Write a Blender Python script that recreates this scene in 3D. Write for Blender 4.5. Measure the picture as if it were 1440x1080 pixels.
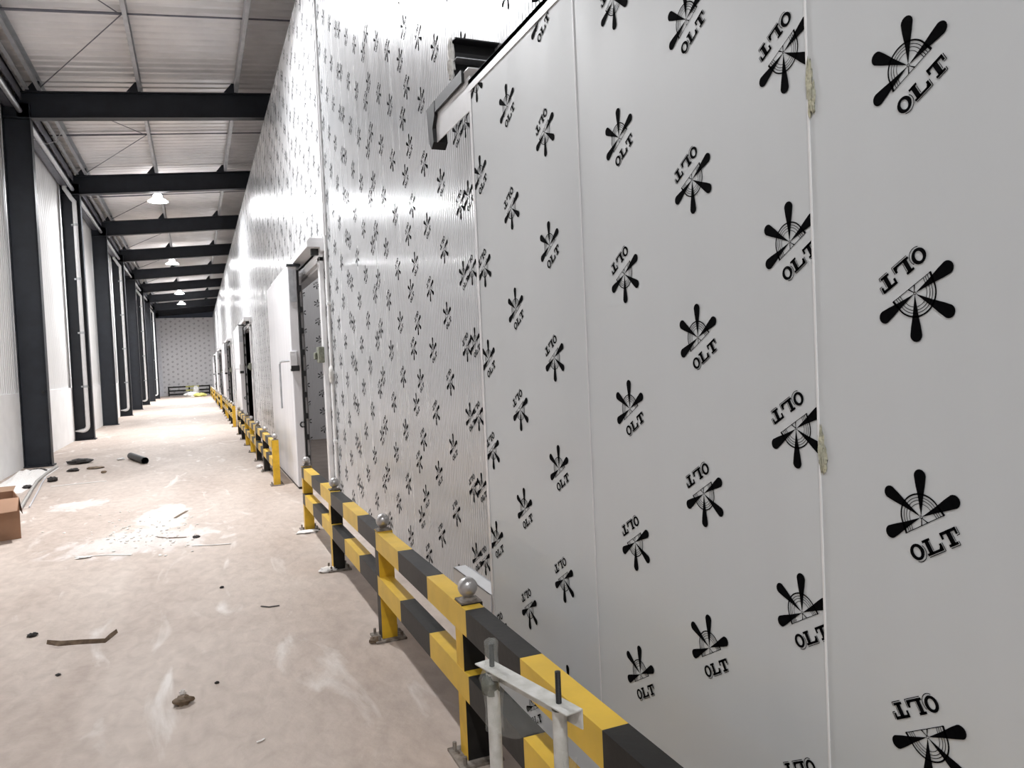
import bpy, math, random
from mathutils import Vector, Matrix
import numpy as np
random.seed(7)
C = bpy.context.scene.collection
for o in list(bpy.data.objects): bpy.data.objects.remove(o)
# ------------------------------------------------------------------ camera (x = across, y = along the aisle, z = up)
EYE = 1.5; F = 1060.0
def nrm(v): return v / np.linalg.norm(v)
_Y = nrm(np.array([277-720, 528-540, F])); _Z = -nrm(np.cross(_Y, np.array([1, -.045, 0])))
if _Z[1] > 0: _Z = -_Z
_R = nrm(np.cross(_Z, _Y))
if _R[0] < 0: _R = -_R
cd = bpy.data.cameras.new('camera'); cam = bpy.data.objects.new('camera', cd); C.objects.link(cam)
cr = Vector((_R[0], _Y[0], _Z[0])); cdn = Vector((_R[1], _Y[1], _Z[1])); cf = Vector((_R[2], _Y[2], _Z[2]))
m3 = Matrix((cr, -cdn, -cf)).transposed()
cam.matrix_world = Matrix.Translation((0, 0, EYE)) @ m3.to_4x4()
cd.sensor_fit = 'HORIZONTAL'; cd.sensor_width = 36; cd.lens = 36*F/1440; cd.clip_start = .02; cd.clip_end = 300
bpy.context.scene.camera = cam
# ------------------------------------------------------------------ world and exposure
w = bpy.data.worlds.new('world'); bpy.context.scene.world = w; w.use_nodes = True
w.node_tree.nodes['Background'].inputs[0].default_value = (.75, .8, 1, 1)
w.node_tree.nodes['Background'].inputs[1].default_value = 0.02
vs = bpy.context.scene.view_settings
vs.view_transform = 'Standard'; vs.look = 'None'; vs.gamma = 1; vs.use_curve_mapping = False; vs.exposure = 0.33
LAMP_W = 330; ROOM_W = 130
# lamps of the aisle: every second bay, above the aisle centre line (their housings are built further down)
LAMPS = [(-.72, -14.2), (-.72, -2.0), (-.72, 9.4), (-.72, 22.45), (-.71, 34.75), (-.68, 47.3), (-.70, 54.2)]
LAMP_Z = 6.22
for i, (x, y) in enumerate(LAMPS):
    l = bpy.data.lights.new('high_bay_light', 'AREA'); l.shape = 'DISK'; l.size = .42; l.energy = LAMP_W * (1.0, .95, 1.95, 2.3, 2.5, 2.8, 2.4)[i]
    l.color = (.97, .98, 1)
    o = bpy.data.objects.new('high_bay_light', l); C.objects.link(o); o.location = (x, y, LAMP_Z + .05)
ROOMS = [(3.6 + 12.2*k, 16.7 + 12.2*k) for k in range(5)]
for k, (a, b) in enumerate(ROOMS):
    l = bpy.data.lights.new('unseen_room_light', 'POINT'); l.energy = ROOM_W; l.shadow_soft_size = .15  # unseen light added in each cold room to brighten the view through the doors
    o = bpy.data.objects.new('unseen_room_light', l); C.objects.link(o); o.location = (3.6, a + 9.0, 4.4)

# ------------------------------------------------------------------ materials
def mat(name, col, rough=.5, metal=0, noise=.0, nscale=6, bump=0, bscale=40, coat=0, stretch=(1, 1, 1), col2=None, spec=.5, emis=None, rnoise=0, trans=0, alpha=1):
    m = bpy.data.materials.new(name); m.use_nodes = True; nt = m.node_tree; p = nt.nodes['Principled BSDF']
    p.inputs['Base Color'].default_value = (*col, 1); p.inputs['Roughness'].default_value = rough; p.inputs['Metallic'].default_value = metal
    p.inputs['Coat Weight'].default_value = coat; p.inputs['Coat Roughness'].default_value = .12; p.inputs['Specular IOR Level'].default_value = spec
    p.inputs['Transmission Weight'].default_value = trans; p.inputs['Alpha'].default_value = alpha
    tc = nt.nodes.new('ShaderNodeTexCoord'); mp = nt.nodes.new('ShaderNodeMapping'); mp.inputs['Scale'].default_value = stretch
    nt.links.new(tc.outputs['Object'], mp.inputs[0])
    n = nt.nodes.new('ShaderNodeTexNoise'); n.inputs['Scale'].default_value = nscale; n.inputs['Detail'].default_value = 6
    nt.links.new(mp.outputs[0], n.inputs['Vector'])
    if noise > 0 or col2:
        c2 = col2 or tuple(c*(1-noise) for c in col)
        r = nt.nodes.new('ShaderNodeValToRGB'); r.color_ramp.elements[0].position = .35; r.color_ramp.elements[1].position = .65
        r.color_ramp.elements[0].color = (*c2, 1); r.color_ramp.elements[1].color = (*col, 1)
        nt.links.new(n.outputs[0], r.inputs[0]); nt.links.new(r.outputs[0], p.inputs['Base Color'])
    if rnoise:
        mr = nt.nodes.new('ShaderNodeMapRange'); mr.inputs[3].default_value = max(0, rough-rnoise); mr.inputs[4].default_value = rough+rnoise
        nt.links.new(n.outputs[0], mr.inputs[0]); nt.links.new(mr.outputs[0], p.inputs['Roughness'])
    if bump:
        n2 = nt.nodes.new('ShaderNodeTexNoise'); n2.inputs['Scale'].default_value = bscale; n2.inputs['Detail'].default_value = 4
        nt.links.new(mp.outputs[0], n2.inputs['Vector'])
        b = nt.nodes.new('ShaderNodeBump'); b.inputs['Strength'].default_value = bump; b.inputs['Distance'].default_value = .01
        nt.links.new(n2.outputs[0], b.inputs['Height']); nt.links.new(b.outputs[0], p.inputs['Normal'])
    if emis:
        p.inputs['Emission Color'].default_value = (*emis[0], 1); p.inputs['Emission Strength'].default_value = emis[1]
    return m

def film(name, col, ribs, rough=.3, streak=1.0):
    """film-covered steel skin of a sandwich panel: micro ribs, wrinkles and vertical streaks in the film"""
    m = bpy.data.materials.new(name); m.use_nodes = True; nt = m.node_tree; N = nt.nodes.new; Lk = nt.links.new
    p = nt.nodes['Principled BSDF']
    tc = N('ShaderNodeTexCoord'); sx = N('ShaderNodeSeparateXYZ'); Lk(tc.outputs['Object'], sx.inputs[0])
    mp = N('ShaderNodeMapping'); mp.inputs['Scale'].default_value = (1, 1, .10); Lk(tc.outputs['Object'], mp.inputs[0])
    n1 = N('ShaderNodeTexNoise'); n1.inputs['Scale'].default_value = 9; n1.inputs['Detail'].default_value = 5; Lk(mp.outputs[0], n1.inputs['Vector'])
    n3 = N('ShaderNodeTexNoise'); n3.inputs['Scale'].default_value = 1.3; n3.inputs['Detail'].default_value = 2; Lk(tc.outputs['Object'], n3.inputs['Vector'])
    r = N('ShaderNodeValToRGB'); r.color_ramp.elements[0].position = .3; r.color_ramp.elements[1].position = .7
    r.color_ramp.elements[0].color = (*[c*.975 for c in col], 1); r.color_ramp.elements[1].color = (*col, 1)
    Lk(n1.outputs[0], r.inputs[0]); Lk(r.outputs[0], p.inputs['Base Color'])
    mr = N('ShaderNodeMapRange'); mr.inputs[1].default_value = .3; mr.inputs[2].default_value = .7
    mr.inputs[3].default_value = rough-.03; mr.inputs[4].default_value = rough+.05
    Lk(n1.outputs[0], mr.inputs[0]); Lk(mr.outputs[0], p.inputs['Roughness'])
    p.inputs['Specular IOR Level'].default_value = .6; p.inputs['Metallic'].default_value = .12 if ribs else .0
    p.inputs['Coat Weight'].default_value = .35 if ribs else .25; p.inputs['Coat Roughness'].default_value = .06 if ribs else .1
    # height = ribs + wrinkles
    n2 = N('ShaderNodeTexNoise'); n2.inputs['Scale'].default_value = 5; n2.inputs['Detail'].default_value = 3; n2.inputs['Distortion'].default_value = .6; Lk(mp.outputs[0], n2.inputs['Vector'])
    mul = N('ShaderNodeMath'); mul.operation = 'MULTIPLY'; mul.inputs[1].default_value = .004*streak; Lk(n2.outputs[0], mul.inputs[0])
    m4 = N('ShaderNodeMath'); m4.operation = 'MULTIPLY'; m4.inputs[1].default_value = .006*streak; Lk(n3.outputs[0], m4.inputs[0])
    ad0 = N('ShaderNodeMath'); ad0.operation = 'ADD'; Lk(mul.outputs[0], ad0.inputs[0]); Lk(m4.outputs[0], ad0.inputs[1])
    h = ad0.outputs[0]
    if ribs:
        ax = 'Y' if ribs == 'y' else 'X'
        k = N('ShaderNodeMath'); k.operation = 'MULTIPLY'; k.inputs[1].default_value = 2*math.pi/.035; Lk(sx.outputs[ax], k.inputs[0])
        s = N('ShaderNodeMath'); s.operation = 'SINE'; Lk(k.outputs[0], s.inputs[0])
        s2 = N('ShaderNodeMath'); s2.operation = 'MULTIPLY'; s2.inputs[1].default_value = .0009; Lk(s.outputs[0], s2.inputs[0])
        ad = N('ShaderNodeMath'); ad.operation = 'ADD'; Lk(ad0.outputs[0], ad.inputs[0]); Lk(s2.outputs[0], ad.inputs[1]); h = ad.outputs[0]
    b = N('ShaderNodeBump'); b.inputs['Strength'].default_value = 1; b.inputs['Distance'].default_value = 1
    Lk(h, b.inputs['Height']); Lk(b.outputs[0], p.inputs['Normal']); Lk(b.outputs[0], p.inputs['Coat Normal'])
    return m

def floor_mat():
    m = bpy.data.materials.new('dusty_concrete'); m.use_nodes = True; nt = m.node_tree; N = nt.nodes.new; Lk = nt.links.new
    p = nt.nodes['Principled BSDF']; p.inputs['Roughness'].default_value = .62; p.inputs['Specular IOR Level'].default_value = .35
    tc = N('ShaderNodeTexCoord')
    def noise(sc, det=6, st=(1, 1, 1), dist=0):
        mp = N('ShaderNodeMapping'); mp.inputs['Scale'].default_value = st; Lk(tc.outputs['Object'], mp.inputs[0])
        n = N('ShaderNodeTexNoise'); n.inputs['Scale'].default_value = sc; n.inputs['Detail'].default_value = det; n.inputs['Distortion'].default_value = dist
        Lk(mp.outputs[0], n.inputs['Vector']); return n.outputs[0]
    def ramp(v, a, b, ca, cb):
        r = N('ShaderNodeValToRGB'); r.color_ramp.elements[0].position = a; r.color_ramp.elements[1].position = b
        r.color_ramp.elements[0].color = (*ca, 1); r.color_ramp.elements[1].color = (*cb, 1); Lk(v, r.inputs[0]); return r.outputs[0]
    def mix(f, a, b, t='MIX'):
        x = N('ShaderNodeMix'); x.data_type = 'RGBA'; x.blend_type = t
        if isinstance(f, float): x.inputs[0].default_value = f
        else: Lk(f, x.inputs[0])
        for s, v in ((6, a), (7, b)):
            if isinstance(v, tuple): x.inputs[s].default_value = (*v, 1)
            else: Lk(v, x.inputs[s])
        return x.outputs[2]
    base = ramp(noise(1.1, 8, (1, .45, 1), .8), .32, .68, (.44, .355, .30), (.56, .475, .415))
    fine = ramp(noise(14, 8, (1, .5, 1), .5), .3, .7, (.80, .79, .78), (1, 1, 1))
    c = mix(1.0, base, fine, 'MULTIPLY')
    scuff = ramp(noise(3.2, 6, (1.0, .25, 1), 1.5), .60, .74, (0, 0, 0), (1, 1, 1))
    c = mix(scuff, c, (.66, .61, .57))
    # plaster dust patch: elongated blob round (-.5, 8.0)
    def blob(cx, cy, rx, ry, amp):
        mp = N('ShaderNodeMapping'); mp.inputs['Location'].default_value = (-cx/rx, -cy/ry, 0); mp.inputs['Scale'].default_value = (1/rx, 1/ry, 0)
        Lk(tc.outputs['Object'], mp.inputs[0])
        ln = N('ShaderNodeVectorMath'); ln.operation = 'LENGTH'; Lk(mp.outputs[0], ln.inputs[0])
        ns = noise(5.5, 8, (1, .6, 1), .8); a = N('ShaderNodeMath'); a.operation = 'MULTIPLY_ADD'; a.inputs[1].default_value = amp; Lk(ns, a.inputs[0]); Lk(ln.outputs['Value'], a.inputs[2])
        mr = N('ShaderNodeMapRange'); mr.inputs[1].default_value = .85+amp*.5; mr.inputs[2].default_value = 1.12+amp*.5; mr.inputs[3].default_value = .36; mr.inputs[4].default_value = 0
        Lk(a.outputs[0], mr.inputs[0]); return mr.outputs[0]
    for b in ((-.52, 7.70, .66, .52, 2.0), (-.42, 8.9, .26, .75, 2.0), (-1.42, 10.4, .30, .35, 2.9)):
        c = mix(blob(*b), c, (.80, .76, .75))
    Lk(c, p.inputs['Base Color'])
    b = N('ShaderNodeBump'); b.inputs['Strength'].default_value = .35; b.inputs['Distance'].default_value = .01
    Lk(noise(30, 6), b.inputs['Height']); Lk(b.outputs[0], p.inputs['Normal'])
    return m

M = dict(
    floor=floor_mat(),
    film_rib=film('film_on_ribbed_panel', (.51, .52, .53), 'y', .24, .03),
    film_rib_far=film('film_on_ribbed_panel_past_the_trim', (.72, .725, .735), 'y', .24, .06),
    film_rib_x=film('film_on_ribbed_end_panel', (.60, .59, .60), 'x', .4, .12),
    film_flat=film('film_on_flat_panel', (.57, .59, .60), None, .5, .12),
    ink_rib=mat('printed_ink_ribbed', (.003, .003, .004), .85, spec=.03),
    ink=mat('printed_ink', (.0025, .0025, .003), .85, spec=.03),
    white_sheet=mat('white_wall_sheet', (.80, .79, .78), .42, noise=.06, nscale=2, stretch=(1, 1, .3)),
    plinth=mat('white_painted_plinth', (.86, .855, .85), .7, noise=.07, nscale=3, bump=.1),
    roof=mat('roof_sheet', (.68, .665, .66), .30, metal=.2, noise=.14, nscale=1.4, col2=(.56, .55, .55), stretch=(1, .5, 1)),
    steel=mat('navy_painted_steel', (.016, .019, .026), .5, noise=.3, nscale=5, spec=.4),
    galv=mat('galvanised_steel', (.52, .53, .55), .35, metal=.7, noise=.2, nscale=12),
    purlin=mat('grey_purlin_steel', (.42, .43, .45), .42, metal=.4, noise=.2, nscale=5),
    eave=mat('dull_eave_steel', (.17, .17, .20), .45, metal=.4, noise=.3, nscale=6),
    pvc=mat('white_plastic_pipe', (.78, .78, .78), .3, noise=.05, nscale=8),
    black=mat('black_rubber', (.008, .008, .009), .55),
    bolt=mat('dark_bolt', (.03, .03, .03), .5, metal=.5),
    yel=mat('yellow_rail_paint', (.72, .46, .045), .45, noise=.13, nscale=9, bump=.06, spec=.4),
    yel2=mat('yellow_post_paint', (.72, .43, .02), .5, noise=.22, nscale=12, bump=.06),
    blk=mat('black_rail_paint', (.012, .011, .010), .45, noise=.4, nscale=9, bump=.06, col2=(.020, .018, .016), spec=.18),
    ball=mat('brushed_steel_ball', (.50, .48, .47), .32, metal=.8, noise=.15, nscale=30),
    rust=mat('grimy_base_plate', (.10, .075, .055), .8, noise=.5, nscale=30, col2=(.26, .23, .2)),
    slab=mat('white_door_skin', (.74, .73, .745), .38, noise=.10, nscale=3, stretch=(1, 3, .3)),
    alu=mat('pale_aluminium', (.74, .735, .74), .35, metal=.3, noise=.06, nscale=10),
    tape=mat('grey_green_tape', (.20, .21, .16), .6, noise=.4, nscale=40),
    foam=mat('expanded_foam', (.52, .50, .37), .85, noise=.3, nscale=70, bump=.5, bscale=120, col2=(.36, .36, .29)),
    foamw=mat('pale_foam', (.80, .79, .76), .7, noise=.2, nscale=40, bump=.5, bscale=90),
    card=mat('brown_cardboard', (.36, .205, .125), .8, noise=.12, nscale=5, bump=.05),
    card_in=mat('cardboard_inside', (.26, .16, .10), .85, noise=.12, nscale=5),
    paint=mat('chalky_white_paint', (.62, .61, .58), .6, noise=.35, nscale=26, bump=.25, bscale=60, col2=(.47, .46, .42)),
    grime=mat('oily_dark_grime', (.10, .105, .075), .5, noise=.5, nscale=50),
    debris=mat('dark_debris', (.035, .03, .028), .8, noise=.4, nscale=30),
    debris_b=mat('brown_debris', (.20, .14, .09), .85, noise=.4, nscale=30),
    plaster=mat('plaster_crumb', (.80, .77, .74), .9, noise=.15, nscale=40, bump=.4),
    hose=mat('grey_hose', (.36, .34, .31), .6, noise=.25, nscale=20),
    yg=mat('yellow_green_film', (.62, .60, .18), .4, noise=.3, nscale=8),
    brick=mat('white_block_pier', (.60, .60, .63), .8, noise=.15, nscale=5),
    wire=mat('pale_cable', (.55, .55, .57), .5),
    lampglow=mat('glowing_lamp_shade', (.9, .9, .9), .4, emis=((1, .97, .98), 9)),
    lamphouse=mat('lamp_housing', (.12, .12, .13), .5),
    dark_in=mat('cold_room_floor', (.30, .25, .22), .7, noise=.2, nscale=3),
)
def plastic():
    m = bpy.data.materials.new('clear_wrapping_film'); m.use_nodes = True; nt = m.node_tree; p = nt.nodes['Principled BSDF']
    p.inputs['Base Color'].default_value = (.9, .93, .88, 1); p.inputs['Roughness'].default_value = .06; p.inputs['Alpha'].default_value = .10; p.inputs['Specular IOR Level'].default_value = 1.0
    tc = nt.nodes.new('ShaderNodeTexCoord'); n = nt.nodes.new('ShaderNodeTexNoise'); n.inputs['Scale'].default_value = 45; nt.links.new(tc.outputs['Object'], n.inputs['Vector'])
    b = nt.nodes.new('ShaderNodeBump'); b.inputs['Strength'].default_value = .9; b.inputs['Distance'].default_value = .01
    nt.links.new(n.outputs[0], b.inputs['Height']); nt.links.new(b.outputs[0], p.inputs['Normal']); return m
M['plastic'] = plastic()

# ------------------------------------------------------------------ mesh helpers
class MB:
    def __init__(s): s.v = []; s.f = []; s.m = []
    def add(s, vs, fs, m=0):
        b = len(s.v); s.v += [tuple(v) for v in vs]; s.f += [tuple(b+i for i in f) for f in fs]; s.m += [m]*len(fs); return s
    def box(s, x0, x1, y0, y1, z0, z1, m=0):
        return s.add([(x, y, z) for x in (x0, x1) for y in (y0, y1) for z in (z0, z1)],
                     [(0, 1, 3, 2), (4, 6, 7, 5), (0, 4, 5, 1), (2, 3, 7, 6), (0, 2, 6, 4), (1, 5, 7, 3)], m)
    def obox(s, a, b, wd, ht, m=0, up=(0, 0, 1)):
        """bar from a to b with a rectangular section (wd sideways, ht along up)"""
        a = Vector(a); b = Vector(b); d = (b-a).normalized(); u = Vector(up); sd = d.cross(u).normalized(); u = sd.cross(d).normalized()
        vs = [p + sd*i*wd/2 + u*j*ht/2 for p in (a, b) for i, j in ((-1, -1), (1, -1), (1, 1), (-1, 1))]
        return s.add(vs, [(0, 1, 2, 3), (7, 6, 5, 4), (0, 4, 5, 1), (1, 5, 6, 2), (2, 6, 7, 3), (3, 7, 4, 0)], m)
    def prism(s, pts, axis, a, b, m=0):
        """pts: 2D outline in the two other axes, extruded along axis from a to b"""
        def P(p, c): return {'x': (c, p[0], p[1]), 'y': (p[0], c, p[1]), 'z': (p[0], p[1], c)}[axis]
        n = len(pts); vs = [P(p, a) for p in pts] + [P(p, b) for p in pts]
        return s.add(vs, [tuple(range(n)), tuple(range(2*n-1, n-1, -1))] + [(i, i+n, (i+1) % n+n, (i+1) % n) for i in range(n)], m)
    def tube(s, path, r, n=10, m=0, cap=True):
        path = [Vector(p) for p in path]; rings = []; rr = r if isinstance(r, (list, tuple)) else [r]*len(path)
        ref = None
        for i, p in enumerate(path):
            d = (path[min(i+1, len(path)-1)] - path[max(i-1, 0)]).normalized()
            if ref is None: ref = Vector((0, 0, 1)) if abs(d.z) < .9 else Vector((1, 0, 0))
            u = d.cross(ref).normalized(); v = d.cross(u).normalized(); ref = u.cross(d) if False else ref
            if abs(d.dot(ref)) > .95: u = d.cross(Vector((1, 0, 0))).normalized(); v = d.cross(u).normalized()
            rings.append([p + (u*math.cos(t) + v*math.sin(t))*rr[i] for t in [2*math.pi*k/n for k in range(n)]])
        vs = [q for g in rings for q in g]; fs = []
        for i in range(len(path)-1):
            for k in range(n): fs.append((i*n+k, i*n+(k+1) % n, (i+1)*n+(k+1) % n, (i+1)*n+k))
        if cap: fs += [tuple(range(n))[::-1], tuple(range((len(path)-1)*n, len(path)*n))]
        return s.add(vs, fs, m)
    def lathe(s, prof, c, n=24, m=0):
        vs = []; fs = []
        for r, z in prof:
            for k in range(n): a = 2*math.pi*k/n; vs.append((c[0]+r*math.cos(a), c[1]+r*math.sin(a), c[2]+z))
        for i in range(len(prof)-1):
            for k in range(n): fs.append((i*n+k, i*n+(k+1) % n, (i+1)*n+(k+1) % n, (i+1)*n+k))
        return s.add(vs, fs, m)
    def blob(s, c, r, seed=0, rough=.25, n=10, m=0):
        rnd = random.Random(seed); prof = []; vs = []; fs = []
        for i in range(1, n):
            ph = math.pi*i/n
            for k in range(n*2 - 2):
                th = 2*math.pi*k/(n*2-2); q = 1 + rough*(rnd.random()-.5)*2
                vs.append((c[0]+r[0]*q*math.sin(ph)*math.cos(th), c[1]+r[1]*q*math.sin(ph)*math.sin(th), c[2]+r[2]*q*math.cos(ph)))
        w_ = n*2-2
        for i in range(n-2):
            for k in range(w_): fs.append((i*w_+k, (i+1)*w_+k, (i+1)*w_+(k+1) % w_, i*w_+(k+1) % w_))
        t = len(vs); vs += [(c[0], c[1], c[2]+r[2]), (c[0], c[1], c[2]-r[2])]
        for k in range(w_): fs.append((t, k, (k+1) % w_)); fs.append((t+1, (n-2)*w_+(k+1) % w_, (n-2)*w_+k))
        return s.add(vs, fs, m)
    def build(s, name, mats, parent=None, smooth=False, bevel=0, sub=0, fix=True):
        me = bpy.data.meshes.new(name); me.from_pydata(s.v, [], s.f); me.update()
        for k in (mats if isinstance(mats, (list, tuple)) else [mats]): me.materials.append(M[k])
        me.polygons.foreach_set('material_index', s.m)
        if fix:
            import bmesh
            bm = bmesh.new(); bm.from_mesh(me); bmesh.ops.recalc_face_normals(bm, faces=bm.faces); bm.to_mesh(me); bm.free()
        if smooth: me.polygons.foreach_set('use_smooth', [True]*len(me.polygons))
        o = bpy.data.objects.new(name, me); C.objects.link(o)
        if parent: o.parent = parent; o.matrix_parent_inverse = Matrix.Translation(parent.location).inverted() if parent.location.length else Matrix()
        if bevel:
            b = o.modifiers.new('bevel', 'BEVEL'); b.width = bevel; b.segments = 2; b.limit_method = 'ANGLE'
        if sub:
            b = o.modifiers.new('sub', 'SUBSURF'); b.levels = sub; b.render_levels = sub
        if smooth and not sub and not bevel:
            try: me.set_sharp_from_angle(angle=math.radians(40))
            except Exception: pass
        return o
def thing(name, label, cat, loc=(0, 0, 0), group=None, kind=None):
    o = bpy.data.objects.new(name, None); C.objects.link(o); o.location = loc; o.empty_display_size = .1
    if kind: o['kind'] = kind
    return tag(o, label, cat, group)
def tag(o, label, cat, group=None):
    o['label'] = label; o['category'] = cat
    if group: o['group'] = group
    return o
def struct(o, label=None, cat=None):
    o['kind'] = 'structure'
    if label: o['label'] = label; o['category'] = cat or 'wall'
    return o
def copy_tree(o, dloc, label=None, group=None):
    r = o.copy(); C.objects.link(r); r.location = Vector(o.location) + Vector(dloc)
    if label: r['label'] = label
    if group: r['group'] = group
    for ch in list(o.children):
        c = ch.copy(); C.objects.link(c); c.parent = r; c.matrix_parent_inverse = ch.matrix_parent_inverse.copy()
        for g in ch.children:
            d = g.copy(); C.objects.link(d); d.parent = c; d.matrix_parent_inverse = g.matrix_parent_inverse.copy()
    return r
ORD = ['first', 'second', 'third', 'fourth', 'fifth', 'sixth', 'seventh', 'eighth', 'ninth', 'tenth', 'eleventh', 'twelfth']

# ------------------------------------------------------------------ the printed emblem: convex polygons in local (right, up) coordinates
def emblem(full=True):
    P = []
    def stroke(pts, wd):
        for (x0, y0), (x1, y1) in zip(pts, pts[1:]):
            dx, dy = x1-x0, y1-y0; l = math.hypot(dx, dy) or 1; nx, ny = -dy/l*wd/2, dx/l*wd/2
            P.append([(x0+nx, y0+ny), (x0-nx, y0-ny), (x1-nx, y1-ny), (x1+nx, y1+ny)])
    for a in (0, 60, 120, 180):                                   # four propeller blades
        c, s_ = math.cos(math.radians(a)), math.sin(math.radians(a))
        prof = [(.004, .0005), (.035, .0052), (.058, .0098), (.072, .0118)]
        tip = [(.072+.0122*math.sin(t), .0120*math.cos(t)) for t in [math.pi*k/(8 if full else 4) for k in range(9 if full else 5)]]
        for (r0, w0), (r1, w1) in zip(prof, prof[1:]):
            P.append([(r*c-w_*s_, r*s_+w_*c) for r, w_ in ((r0, w0), (r0, -w0), (r1, -w1), (r1, w1))])
        P.append([(r*c-w_*s_, r*s_+w_*c) for r, w_ in tip])
    nseg = 22 if full else 8
    for r, wd in (((.0405, .0030), (.0345, .0013), (.0295, .0013), (.0235, .0012)) if full else ((.0405, .0032), (.031, .0016))):
        stroke([(r*math.cos(math.pi*k/nseg), r*math.sin(math.pi*k/nseg)) for k in range(nseg+1)], wd)
    stroke([(-.0445, -.013), (.0445, -.013)], .0014)
    stroke([(-.0435, -.014), (-.0405, .001)], .0042); stroke([(.0435, -.014), (.0405, .001)], .0042)
    if full:
        for x in (.0365, .032, .0275): stroke([(x, -.013), (x-.002, -.001)], .0013); stroke([(-x, -.013), (-x+.002, -.001)], .0013)
        P.append([(-.0006, -.001), (.0006, -.001), (-.0055, -.013), (-.0085, -.013)]); P.append([(-.0006, -.001), (.0006, -.001), (.0085, -.013), (.0055, -.013)])
        stroke([(.0026*math.cos(math.pi*k/4), .0026*math.sin(math.pi*k/4)) for k in range(9)], .0012)
    # letters: slab serif with a thin outlined drop edge
    def rect(x0, y0, x1, y1): P.append([(x0, y0), (x1, y0), (x1, y1), (x0, y1)])
    y0, y1 = -.0635, -.0355
    n = 20 if full else 8; ox, oy = -.0405, (y0+y1)/2
    for k in range(n):                                            # O
        a0, a1 = 2*math.pi*k/n, 2*math.pi*(k+1)/n
        P.append([(ox+.0145*math.cos(a0), oy+.0145*math.sin(a0)), (ox+.0145*math.cos(a1), oy+.0145*math.sin(a1)),
                  (ox+.0072*math.cos(a1), oy+.0092*math.sin(a1)), (ox+.0072*math.cos(a0), oy+.0092*math.sin(a0))])
    if full: stroke([(ox+.0022+.0158*math.cos(math.radians(t)), oy-.0022+.0158*math.sin(math.radians(t))) for t in range(-125, 36, 16)], .0015)
    rect(-.0225, y1-.0045, -.0055, y1); rect(-.0225, y0, .0125, y0+.0045); rect(-.018, y0, -.0095, y1); rect(.0075, y0, .0125, y0+.0125)     # L
    P.append([(.001, y0), (.0125, y0), (.0125, y0+.0105), (.009, y0+.0105)])
    rect(.0175, y1-.0052, .0515, y1); rect(.0300, y0, .0390, y1); rect(.0175, y1-.012, .0220, y1); rect(.0470, y1-.012, .0515, y1); rect(.0250, y0, .0440, y0+.0045)   # T
    if full:
        d = .0022
        stroke([(-.0210, y0-d), (.0125+d, y0-d), (.0125+d, y0+.0125)], .0014); stroke([(-.0095+d, y0+.006), (-.0095+d, y1-.0058)], .0011)
        stroke([(.0265, y0-d), (.0440+d, y0-d), (.0440+d, y0+.0045)], .0014); stroke([(.0390+d, y0+.006), (.0390+d, y1-.0075)], .0011)
        stroke([(.0515+d, y1-.001), (.0515+d, y1-.012-d), (.0480, y1-.012-d)], .0014)
    return P
def clip(poly, lo, hi, ax):
    def half(pl, c, sgn):
        out = []
        for i in range(len(pl)):
            a, b = pl[i-1], pl[i]; ia, ib = sgn*(a[ax]-c) >= 0, sgn*(b[ax]-c) >= 0
            if ia != ib:
                t = (c-a[ax])/(b[ax]-a[ax]); out.append((a[0]+t*(b[0]-a[0]), a[1]+t*(b[1]-a[1])))
            if ib: out.append(b)
        return out
    p = half(poly, lo, 1)
    return half(p, hi, -1) if len(p) > 2 else p
EMB = [emblem(True), emblem(False)]
C30, S30 = math.cos(math.radians(30.5)), math.sin(math.radians(30.5))
def stamp(mb, u, h, flip, lo, hi, hlo, hhi, place, lod, m=1, mirror=-1):
    """print one emblem at wall position (u, h); u grows away from the viewer's right when mirror = -1"""
    sg = -1 if flip else 1
    if u < lo-.09 or u > hi+.09 or h < hlo-.09 or h > hhi+.09: return
    edge = u < lo+.09 or u > hi-.09 or h < hlo+.09 or h > hhi-.09
    for poly in EMB[lod]:
        q = []
        for x, y in poly:
            rx, ry = sg*(x*C30-y*S30), sg*(x*S30+y*C30); q.append((u+mirror*rx, h+ry))
        if edge:
            q = clip(q, lo, hi, 0)
            if len(q) > 2: q = clip(q, hlo, hhi, 1)
            if len(q) < 3: continue
        if mirror < 0: q = q[::-1]
        mb.add([place(a, b) for a, b in q], [tuple(range(len(q)))], m)
def column_of(mb, u, a0, lo, hi, hlo, hhi, place, lod, m=1, mirror=-1, holes=()):
    k = math.floor((hlo-a0)/.39)-1
    while a0+.39*k < hhi+.1:
        h = a0+.39*k
        if not any(a-.07 < u < b+.07 and h < t+.07 for a, b, t in holes):
            stamp(mb, u, h, k % 2 != 0, lo, hi, hlo, hhi, place, lod, m, mirror)
        k += 1

# ------------------------------------------------------------------ setting
WX = 1.38; NX = 1.153; WTOP = 6.12; END = 64.0; BACK = -18.0; BAY = 6.08; B1 = 15.69; SL = .088
BEAMS = [B1 + BAY*k for k in range(-5, 9)]          # frame lines
def rz(x, base=6.40): return base + SL*(x+2.47)
fl = MB(); fl.add([(-3.2, BACK, 0), (1.5, BACK, 0), (1.5, END+.5, 0), (-3.2, END+.5, 0)], [(0, 1, 2, 3)])
struct(fl.build('floor', 'floor'))
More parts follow.
